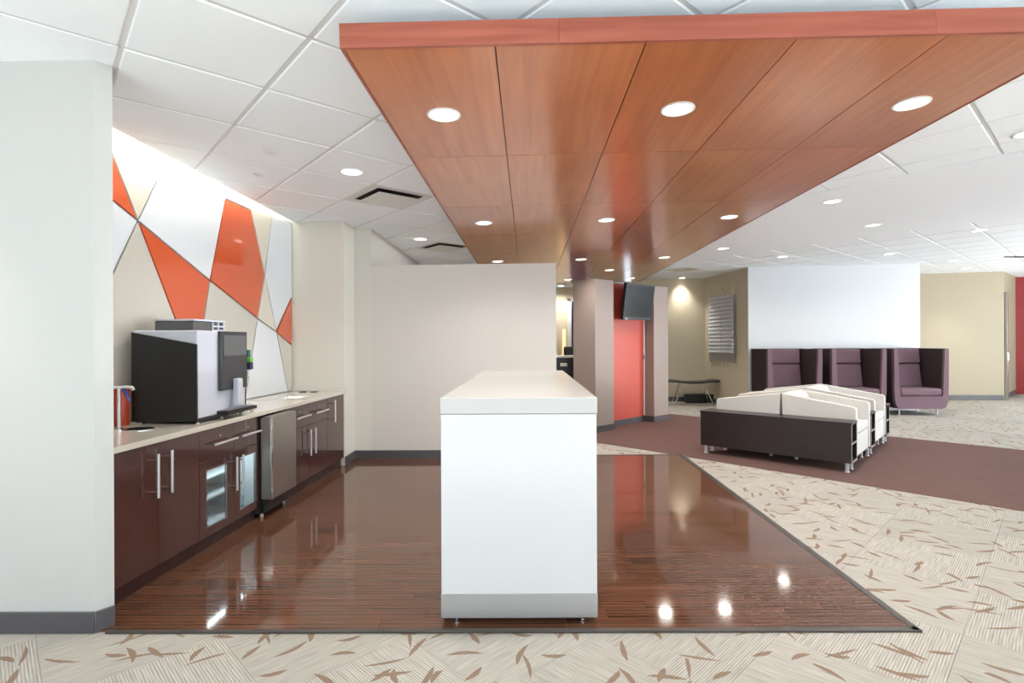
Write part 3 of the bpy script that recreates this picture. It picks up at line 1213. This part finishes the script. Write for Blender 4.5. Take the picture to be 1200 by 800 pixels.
# ------------------------------------------------------------------ island
isl = thing('kitchen_island', 'tall white rectangular island with a steel kick plate on the dark wood floor', 'island', (-.045, 2.676, WZ))
IL = 2.60
MB().box(-.388, .388, .003, IL - .003, .148, 1.044).build('body', m_island, isl, bevel=.002)
MB().box(-.392, .392, 0, IL, 1.046, 1.126).build('countertop', m_island_top, isl, bevel=.003)
MB().box(-.390, .390, .002, IL - .002, .030, .147).build('kick_plate', m_steel, isl, bevel=.001)
for sx in (-1, 1):
    for yy in (.03, IL / 2, IL - .03):
        MB().lathe([(.016, 0), (.016, .004), (.005, .008), (.005, .024), (.014, .026), (.014, .031)], 14, (sx * .315, yy)).build('levelling_foot', m_chrome, isl)

# ------------------------------------------------------------------ wood canopy
cx0, cyy0 = -.742, 2.19
CZ0 = 1.41 + 1.2087 + .02 * cx0
can = thing('wood_canopy', 'long suspended cherry wood canopy of large panels over the island', 'canopy', (cx0, cyy0, CZ0))
can.rotation_euler = (0, -math.atan(.02), 0)
PW, PLn = .6155, 1.28
ncol, nrow = 5, 7
MB().box(.002, PW * 5 - .002, .002, PLn * 7 - .002, .014, .0202).build('shadow_backing', m_blackm, can)
pme = MB().box(.0028, PW - .0028, .0028, PLn - .0028, 0, .0138)
pmesh = pme.mesh('wood_panel')
pmesh.materials.append(m_cherry)
for i in range(ncol):
    for j in range(nrow):
        o = bpy.data.objects.new('wood_panel', pmesh)
        COL.objects.link(o)
        o.parent = can
        o.location = (i * PW, j * PLn, 0)
Wc, Lc = PW * ncol, PLn * nrow
MB().box(0.004, Wc - .004, .004, Lc - .004, .0205, .09).build('core', m_ceil, can)  # whitened to act as a reflector and lighten the ceiling gap
for (a, b) in ((-.012, .875), (.8755, 2.4), (2.4005, Wc + .012)):
    MB().box(a, b, -.018, 0, -.002, .098).build('fascia', m_cherry_f, can, bevel=.001)
for k in range(4):
    MB().box(-.012, 0, k * Lc / 4 + .0005, (k + 1) * Lc / 4, -.002, .098).build('fascia', m_cherry_f, can)
    MB().box(Wc, Wc + .012, k * Lc / 4 + .0005, (k + 1) * Lc / 4, -.002, .098).build('fascia', m_cherry_f, can)
MB().box(-.012, Wc + .012, Lc, Lc + .018, -.002, .098).build('fascia', m_cherry_f, can)
for i in (.4, Wc / 2, Wc - .4):
    for j in (.7, 3.2, 5.8, 8.3):
        MB().tube((i, j, .09), (i, j, .215), .008, n=8).build('hanger_rod', m_steel, can)

# ------------------------------------------------------------------ downlights
DLG = {}


def downlight(x, y, z, tilt, label, group, r=.088, power=26, col=(1, .95, .89), spot=2.6, blend=1.0):
    key = r
    t = thing('recessed_downlight', label, 'light', (x, y, z), 0, group)
    t.rotation_euler = (0, tilt, 0)
    if key not in DLG:
        a = MB().lathe([(r * .86, .000), (r, .000), (r, -.004), (r * .9, -.007), (r * .84, -.003)], 30, ring=True).mesh('trim_ring')
        a.materials.append(m_white)
        b = MB().lathe([(r * .84, -.0005), (r * .84, -.0025)], 30).mesh('diffuser')
        b.materials.append(m_emit)
        for q in (a, b):
            q.polygons.foreach_set('use_smooth', [False] * len(q.polygons))
        DLG[key] = (a, b)
    for nm, me in zip(('trim_ring', 'diffuser'), DLG[key]):
        o = bpy.data.objects.new(nm, me)
        COL.objects.link(o)
        o.parent = t
    if power > 0:
        l = bpy.data.lights.new('lamp', 'SPOT')
        l.energy = power * 1.55
        l.color = col
        l.spot_size = spot
        l.spot_blend = blend
        l.shadow_soft_size = .085
        o = bpy.data.objects.new('lamp', l)
        COL.objects.link(o)
        o.parent = t
        o.location = (0, 0, -.03)
    return t


rows_ = ['front', 'second', 'third', 'farthest']
cols_ = ['left', 'middle', 'right']
for j in range(4):
    for i in range(3):
        lx = (i * 2 + .5) * PW
        ly = (j * 2 + .5) * PLn
        x = cx0 + lx
        downlight(x, cyy0 + ly, CZ0 + .02 * lx - .0005, -math.atan(.02),
                  'round downlight in the wood canopy, %s row, %s one' % (rows_[j], cols_[i]), 'downlights in the wood canopy', power=26)
downlight(cx0 + 3.5 * PW, cyy0 + 5.5 * PLn, CZ0 + .02 * 3.5 * PW - .0005, -math.atan(.02),
          'extra warm downlight in the wood canopy above the coral panel', 'downlights in the wood canopy', power=10, col=(1, .85, .6))
for (u, v, lab, pw_) in ((412, 199.5, 'downlight in the white ceiling between the glass wall and the canopy', 40),
                         (493, 279, 'downlight in the white ceiling between the two vents left of the canopy', 26),
                         (1206, 154, 'downlight cut by the right edge of the picture, beside the canopy', 30),
                         (975.5, 234.5, 'nearer downlight in the plain ceiling band right of the canopy', 30),
                         (1023, 262.5, 'downlight in the plain ceiling band, second from the canopy', 30),
                         (1147, 269, 'dim downlight in the far right ceiling tiles, nearest the camera', 10),
                         (847.5, 290, 'downlight in the plain ceiling band close beside the canopy edge', 30),
                         (917, 300, 'downlight above the left half of the white lounge wall', 34),
                         (1042, 296.5, 'downlight above the right half of the white lounge wall', 34),
                         (1117, 304.5, 'downlight in front of the tan wall, left of the pair', 16),
                         (1132.5, 314, 'downlight in front of the tan wall, right and farther of the pair', 48),
                         (799.5, 325, 'downlight in the ceiling of the alcove with the bench', 32),
                         (657.5, 334.5, 'downlight behind the partition, low beside the taupe column', 40)):
    x, y = ceil_pt(u, v)
    downlight(x, y, ceil_z(x) - .012, CA, lab, 'downlights in the white ceiling', r=.095, power=pw_, spot=1.75 if ('tan wall' in lab or 'alcove' in lab or 'two vents' in lab) else 2.6)
# unseen neighbours that light the pier and the near space
downlight(-3.0, 2.2, ceil_z(-3.0) - .01, CA, 'downlight above the near left wall end, outside the picture', 'downlights in the white ceiling', r=.095, power=28, spot=1.35)

# smoke detectors
for (u, v, lab) in ((317, 175, 'small white ceiling detector between the glass wall and the canopy, nearer the camera'),
                    (304, 202, 'small white ceiling detector close to the light slot')):
    x, y = ceil_pt(u, v)
    o = MB().lathe([(.045, .006), (.045, -.006), (.03, -.016), (.012, -.018)], 22).build('ceiling_detector', m_white, None, loc=(x, y, ceil_z(x) - .009), smooth=True)
    tag(o, lab, 'detector', 'detectors on the ceiling')

# track light at the right
x, y = 9.95, 10.25
tk = thing('track_light', 'track with small white spotlights on the ceiling near the right edge', 'light', (x, y, ceil_z(x) - .012), math.atan2(.677, .736) + math.pi / 2 + .9)
MB().box(-.9, .9, -.02, .02, -.03, 0).build('track', m_dkgrey, tk)
for k in range(3):
    hd = MB().tube((-.75 + k * .35, 0, -.03), (-.75 + k * .35, 0, -.075), .01)
    hd.tube((-.75 + k * .35 - .03, -.05, -.09), (-.75 + k * .35 + .03, .05, -.07), .045)
    hd.build('spot_head', m_white, tk)

# ------------------------------------------------------------------ television column
e1 = (.735, .679)      # along the front
e2 = (.676, -.737)     # towards the camera side


def off(p, a, b):
    return (p[0] + e1[0] * a + e2[0] * b, p[1] + e1[1] * a + e2[1] * b)


CP0 = (1.05, 8.32)
TH = 2.39
tvw = thing('television_column', 'pair of taupe pillars joined by a tall coral panel behind the island', 'column', (0, 0, .004))
# pillar a: from CP0 along e1 .45
MB().prism([CP0, off(CP0, .46, 0), off(CP0, .46, -.46), off(CP0, 0, -.46)], 0, TH).build('pillar', m_taupe, tvw, bevel=.004)
R0 = off(CP0, .461, -.20)
R1 = off(CP0, 1.60, -.20)
MB().prism([R0, R1, off(R1, 0, -.08), off(R0, 0, -.08)], 0, TH).build('coral_panel', m_coral, tvw)
MB().prism([off(R1, .001, .185), off(R1, .45, .185), off(R1, .45, -.26), off(R1, .001, -.26)], 0, TH).build('pillar', m_taupe, tvw, bevel=.004)
bb = MB()


def bbseg(p, q, t=.012):
    bb.prism([p, q, (q[0] + e2[0] * t, q[1] + e2[1] * t), (p[0] + e2[0] * t, p[1] + e2[1] * t)], 0, .10)


bbseg(CP0, off(CP0, .46, 0))
bbseg(R0, R1)
bbseg(off(R1, 0, .185), off(R1, .45, .185))
bb.prism([CP0, off(CP0, -.012, 0), off(CP0, -.012, -.46), off(CP0, 0, -.46)], 0, .10)
bb.prism([R1, off(R1, 0, .197), off(R1, -.012, .197), off(R1, -.012, 0)], 0, .10)
bb.build('baseboard', m_base, tvw)

# television
tc_ = off(R0, .47, .22)
ang = math.atan2(e1[1], e1[0])
TVW, TVH = .80, .60
tc_ = off(R0, .60, .20)
tv = thing('television', 'flat dark television hung high on the coral panel, tipped downwards', 'television', (tc_[0], tc_[1], 1.41 + .37), ang)
# local x along e1, local -y towards e2
tilt = math.radians(8)
scr = MB().box(-TVW / 2, TVW / 2, -.03, .03, 0, TVH).build('housing', m_bezel, tv, rot=(tilt, 0, 0), bevel=.006)
MB().box(-TVW / 2 + .025, TVW / 2 - .025, -.033, -.0305, .045, TVH - .025).build('screen', m_screen_tv, scr)
MB().box(-TVW / 2 + .01, TVW / 2 - .01, -.0335, -.0305, .005, .03).build('lower_trim', m_dkgrey, scr)
MB().box(-TVW / 2 + .06, -TVW / 2 + .12, -.0345, -.0305, .008, .028).build('speaker_badge', m_chrome, scr)
MB().box(-.05, .05, -.0, .20, .25, .36).build('wall_bracket', m_black, tv)
# cable
c0 = off(R0, 1.09, .012)
cb_ = thing('power_cable', 'white cable trunking running down the right side of the coral panel', 'cable', (c0[0], c0[1], .1), ang)
MB().box(-.014, .014, -.008, .008, .02, 1.70).build('trunking', m_white, cb_)
MB().box(-.022, .022, -.014, .01, 1.0, 1.08).build('junction', m_edge, cb_)

# ------------------------------------------------------------------ office glimpse behind the partition
cn = thing('reception_counter', 'black counter with a pale ledge glimpsed between partition and taupe pillar', 'counter', (.30, 9.4, .004))
MB().box(-.3, .62, 0, .5, 0, 1.135).build('body', m_black, cn)
MB().box(-.32, .56, -.06, .3, 1.137, 1.175).build('ledge', m_white, cn, bevel=.004)
dk = MB().box(0, .92, 0, .16, 0, .72).build('low_desk', m_dkgrey, None, loc=(0, 9.15, .004))
tag(dk, 'low dark desk in front of the black counter behind the partition', 'desk')
ph = thing('desk_phone', 'small white and black telephone below the pale ledge of the black counter', 'phone', (.58, 9.21, .724))
MB().box(-.09, .09, -.02, .06, 0, .05).build('base', m_black, ph, bevel=.01)
MB().box(-.02, .10, -.03, .02, .27, .33).build('handset', m_white, ph, bevel=.015)
MB().box(-.015, .015, -.01, .02, .05, .27).build('stand', m_black, ph)
bx = MB()
bx.box(0.80, .80 + .34, 14.06, 14.2, 0, 2.35)
d3 = MB()
xa, xb, zt = 1.06, 1.60, 2.55
d3.box(xa, xa + .10, 14.12, 14.2, 0, zt)
d3.box(xa, xb, 14.12, 14.2, zt - .07, zt)
d3.box(xb, xb + .08, 14.12, 14.2, 0, zt)
dr3 = struct(d3.build('door_2', m_white), 'white framed dark glass door far behind the partition', 'door')
MB().box(xa + .10, xb, 14.15, 14.17, 0, zt - .07).build('pane', m_navy, dr3)
tag(MB().box(.93, 1.0, 14.15, 14.19, .9, 1.75).build('lamplit_strip', m_glow), 'narrow glowing strip for lamplight on the wall left of the far glass door', 'light')  # lamplight on the wall, put in as a glowing strip
oc = thing('office_chair', 'black office chair seen edge-on beside the pale counter ledge', 'chair', (1.0, 10.5, .004), .4)
MB().box(-.22, .22, -.22, .22, .42, .50).build('seat', m_blackm, oc, bevel=.03)
MB().box(-.21, .21, .2, .26, .55, 1.32).build('backrest', m_blackm, oc, bevel=.03)
MB().tube((0, 0, .08), (0, 0, .42), .03).build('pole', m_black, oc)
for k in range(5):
    a = k * 2 * math.pi / 5
    MB().tube((0, 0, .09), (.27 * math.cos(a), .27 * math.sin(a), .05), .018, .012).build('leg', m_black, oc)
    MB().tube((.27 * math.cos(a) - .015, .27 * math.sin(a), .025), (.27 * math.cos(a) + .015, .27 * math.sin(a), .025), .025).build('castor', m_black, oc)
MB().box(-.02, .02, .18, .22, .48, .62).build('back_support', m_black, oc)

# ------------------------------------------------------------------ alcove: bench and art
bn = thing('bench', 'black bench with splayed chrome legs in the alcove right of the coral column', 'bench', (3.72, 12.15, 0), -.08)
prof = []
for k in range(13):
    t = k / 12
    prof.append((-.56 + 1.12 * t, .535 + .018 * math.cos(t * math.pi * 2)))
prof2 = prof + [(x, z - .045) for x, z in prof[::-1]]
MB().slab_y(prof2, -.22, .22).build('seat', m_black, bn, bevel=.008)
for sx in (-1, 1):
    fr = MB()
    fr.path([(sx * .26, -.18, .50), (sx * .26, .18, .50)], .014)
    fr.build('rail', m_chrome, bn)
    for sy in (-1, 1):
        MB().path([(sx * .26, sy * .14, .50), (sx * .30, sy * .15, .30), (sx * .42, sy * .19, .01)], .014).build('leg', m_chrome, bn, smooth=True)
tag(MB().box(-.2, .5, -.1, .12, 0, .20).build('baseboard_block', m_black, None, loc=(3.85, 12.45, 0), bevel=.01), 'low black block standing in for the tall dark baseboard under the alcove bench', 'box')  # block added in place of a taller dark baseboard

# slatted art on the alcove side wall
adir = Vector((AC[0] - AE[0], AC[1] - AE[1])).normalized()
anrm = Vector((-adir.y, adir.x))      # towards the alcove (left)
if anrm.x > 0:
    anrm = -anrm


def wall_param(u):
    d = ray(u, 380)
    # AE + t*adir crosses ray
    a, b = adir.x, adir.y
    t = (d.x * AE[1] - AE[0] * d.y) / (a * d.y - d.x * b)
    return t


s_r, s_l = wall_param(863), wall_param(833)
art_w = s_l - s_r
aw2 = thing('slatted_wall_art', 'pale wall art of stacked horizontal strips on vertical rods in the alcove', 'wall art',
            (AE[0] + adir.x * s_r, AE[1] + adir.y * s_r, 0), math.atan2(adir.y, adir.x))
# local x along wall away from the camera, local +y = left normal (towards the room)
sgn = 1 if (Matrix.Rotation(math.atan2(adir.y, adir.x), 2) @ Vector((0, 1))).dot(anrm) > 0 else -1
zb, zt2 = .98, 2.42
for k, uu in enumerate((.04, .5, .96)):
    MB().tube((art_w * uu, sgn * .03, zb - .18), (art_w * uu, sgn * .03, zt2 + .18), .006, n=8).build('rod', m_steel, aw2)
    for zz in (zb - .02, zt2 + .15):
        MB().tube((art_w * uu, 0, zz), (art_w * uu, sgn * .04, zz), .014, n=10).build('standoff', m_steel, aw2)
MB().box(0, art_w, min(sgn * .035, sgn * .04), max(sgn * .035, sgn * .04), zb, zt2).build('backing', m_edge, aw2)
ns_ = 15
for k in range(ns_):
    z0 = zb + .18 + k * (zt2 - zb - .18) / ns_
    hh = (zt2 - zb - .18) / ns_
    for (a, b) in ((.04, .49), (.505, .99)):
        y0 = sgn * .045
        y1 = sgn * .075
        o = MB()
        o.add([(art_w * a, y0, z0 + .012), (art_w * b, y0, z0 + .012), (art_w * b, y0, z0 + hh), (art_w * a, y0, z0 + hh),
               (art_w * a, y1, z0 + .008), (art_w * b, y1, z0 + .008), (art_w * b, y0 + sgn * .006, z0 + hh), (art_w * a, y0 + sgn * .006, z0 + hh)],
              [(0, 3, 2, 1), (4, 5, 6, 7), (0, 1, 5, 4), (1, 2, 6, 5), (2, 3, 7, 6), (3, 0, 4, 7)])
        o.build('slat', m_wall_white, aw2)

# ------------------------------------------------------------------ lounge seating island
LQ = (2.19, 6.81)
LTH = math.atan2(-.665, .747)


def LP(x, y):
    c, s = math.cos(LTH), math.sin(LTH)
    return (LQ[0] + x * c - y * s, LQ[1] + x * s + y * c)


LL = 1.665


def make_console():
    t = thing('console_table', 'x', 'console')
    D, z0, z1, th = .28, .102, .535, .022
    MB().box(0, LL, 0, th, z0, z1 - th).build('side_panel', m_espresso, t)
    MB().box(0, LL, D - th, D, z0, z1 - th).build('side_panel', m_espresso, t)
    MB().box(-.006, LL + .006, -.006, D + .006, z1 - th, z1).build('top', m_espresso, t, bevel=.002)
    MB().box(0, LL, th, D - th, z0, z0 + th).build('bottom', m_espresso, t)
    MB().box(0.002, LL - .002, th, D - th, .30, .318).build('shelf', m_espresso, t)
    MB().box(LL / 2 - .3, LL / 2 + .3, th, D - th, z0 + th, z1 - th).build('divider', m_espresso, t)
    for x0 in (-.003, LL):
        e = MB()
        x1 = x0 + .003
        e.box(x0, x1, 0, th, z0, z1 - th)
        e.box(x0, x1, D - th, D, z0, z1 - th)
        e.box(x0, x1, th, D - th, z0, z0 + th)
        e.box(x0, x1, th, D - th, .30, .318)
        e.build('edge_trim', m_edge, t)
    for x in (.05, LL - .05):
        for y in (.045, D - .045):
            MB().lathe([(.026, 0), (.026, .006), (.019, .014), (.021, .10), (.025, .102)], 16, (x, y)).build('leg', m_leg, t, smooth=True)
    return t


def make_tub():
    """forward = +x, back plane at x=0, width along y centred"""
    t = thing('lounge_chair', 'x', 'chair')
    Wd, Dp = .80, .785
    th = .062
    pr_ = [(.035, .12), (Dp, .12), (Dp, .640), (Dp - .010, .662), (Dp - .032, .674), (.0, .785), (.0, .77)]
    for s in (-1, 1):
        y0, y1 = (-Wd / 2, -Wd / 2 + th) if s < 0 else (Wd / 2 - th, Wd / 2)
        MB().slab_y(pr_, y0, y1).build('arm', m_leather, t, bevel=.012, seg=3)
    MB().box(.16, Dp - .012, -Wd / 2 + th, Wd / 2 - th, .12, .36).build('base', m_leather, t, bevel=.008)
    MB().box(.16, Dp - .008, -Wd / 2 + th + .002, Wd / 2 - th - .002, .362, .465).build('seat_cushion', m_leather, t, bevel=.022, seg=3)
    MB().slab_y([(.04, .12), (.24, .44), (.10, .752), (.005, .778), (.0, .76)], -Wd / 2 + th, Wd / 2 - th).build('backrest', m_leather, t, bevel=.012, seg=3)
    for x in (.14, Dp - .08):
        for y in (-.3, .3):
            MB().lathe([(.022, 0), (.022, .006), (.016, .014), (.018, .118)], 14, (x, y)).build('leg', m_leg, t, smooth=True)
    return t


c_first = make_console()
tub_first = make_tub()
index_children()
labs = ['dark espresso console nearest the camera, along the front of the cream seating island',
        'dark espresso console in the middle, between the two pairs of cream chairs',
        'dark espresso console at the far end of the cream seating island']
for k, yy in enumerate((0, 1.10, 2.20)):
    o = c_first if k == 0 else copy_tree(c_first)
    x, y = LP(0, yy)
    o.location = (x, y, .004)
    o.rotation_euler = (0, 0, LTH)
    o['label'] = labs[k]
    o['group'] = 'consoles of the seating island'
n = 0
for yy, far in ((.69, 'nearer'), (1.79, 'farther')):
    for side in ('right', 'left'):
        o = tub_first if n == 0 else copy_tree(tub_first)
        n += 1
        x, y = LP(.872 + (.004 if side == 'right' else -.004), yy)
        o.location = (x, y, .004)
        o.rotation_euler = (0, 0, LTH if side == 'right' else LTH + math.pi)
        o['label'] = 'cream leather lounge chair, %s of the two facing %s' % (far, side)
        o['group'] = 'cream chairs placed back to back'


# ------------------------------------------------------------------ high-backed plum chairs
def make_high():
    """front towards -y, front plane y=0, centred in x"""
    t = thing('high_back_chair', 'x', 'chair')
    W2, D, zb, zt_ = .515, .76, .125, 1.262
    # side wing front profile (right side), mirrored
    for s in (-1, 1):
        prof = [(s * W2, zt_), (s * (W2 - .075), zt_), (s * (W2 - .115), .50), (s * (W2 - .115), .36), (s * (W2 - .03), .36), (s * (W2 - .01), .42)]
        MB().slab_y(prof, .05, D).build('wing', m_plumdk, t, bevel=.008)
    # purple front frame (U shape) built as three joined blocks in one mesh
    fr = MB()
    outer = [(-W2, zt_), (-W2 + .005, .50), (-W2 + .02, .25), (-W2 + .06, .155), (-W2 + .13, zb), (W2 - .13, zb), (W2 - .06, .155), (W2 - .02, .25), (W2 - .005, .50), (W2, zt_)]
    inner = [(-W2 + .075, zt_), (-W2 + .105, .50), (-W2 + .115, .37), (-W2 + .115, .37), (-W2 + .13, .36), (W2 - .13, .36), (W2 - .115, .37), (W2 - .115, .37), (W2 - .105, .50), (W2 - .075, zt_)]
    vs, fs = [], []
    k = len(outer)
    for y in (0, .07):
        vs += [(x, y, z) for x, z in outer] + [(x, y, z) for x, z in inner]
    for i in range(k - 1):
        fs.append((i, i + 1, k + i + 1, k + i))
        fs.append((2 * k + i + 1, 2 * k + i, 3 * k + i, 3 * k + i + 1))
        fs.append((i + 1, i, 2 * k + i, 2 * k + i + 1))
        fs.append((k + i, k + i + 1, 3 * k + i + 1, 3 * k + i))
    fs.append((0, k, 3 * k, 2 * k))
    fs.append((2 * k - 1, k - 1, 3 * k - 1, 4 * k - 1))
    fr.add(vs, fs)
    tag(fr.build('front_frame', m_purple, t), 'lighter plum front frame')
    # lower shell
    pr_ = [(-W2 + .02, .36), (-W2 + .02, .25), (-W2 + .06, .155), (-W2 + .13, zb), (W2 - .13, zb), (W2 - .06, .155), (W2 - .02, .25), (W2 - .02, .36)]
    MB().slab_y(pr_, .07, D).build('lower_shell', m_plumdk, t, bevel=.006)
    MB().box(-W2 + .07, W2 - .07, D - .08, D, .36, zt_).build('back_shell', m_plumdk, t, bevel=.006)
    # cushions
    MB().box(-W2 + .118, W2 - .118, .0, D - .24, .362, .51).build('seat_cushion', m_purple, t, bevel=.045, seg=4)
    MB().slab_x([(D - .29, .50), (D - .085, .50), (D - .085, .955), (D - .215, .955)], -W2 + .14, W2 - .14).build('back_cushion', m_purple, t, bevel=.035, seg=4)
    MB().slab_x([(D - .225, .965), (D - .085, .965), (D - .085, 1.25), (D - .195, 1.25)], -W2 + .14, W2 - .14).build('head_cushion', m_purple, t, bevel=.03, seg=4)
    for sx in (-1, 1):
        for y in (.10, D - .12):
            MB().lathe([(.017, 0), (.017, .006), (.012, .012), (.013, .127)], 14, (sx * .36, y)).build('leg', m_leg, t, smooth=True)
    return t


hc = make_high()
index_children()
for k, xc in enumerate((5.04, 6.25, 7.42)):
    o = hc if k == 0 else copy_tree(hc)
    o.location = (xc, 10.12, 0)
    o.rotation_euler = (0, 0, 0)
    o['label'] = 'high-backed plum lounge chair against the white wall, %s of three' % ['leftmost', 'middle', 'rightmost'][k]
    o['group'] = 'high-backed chairs along the white wall'
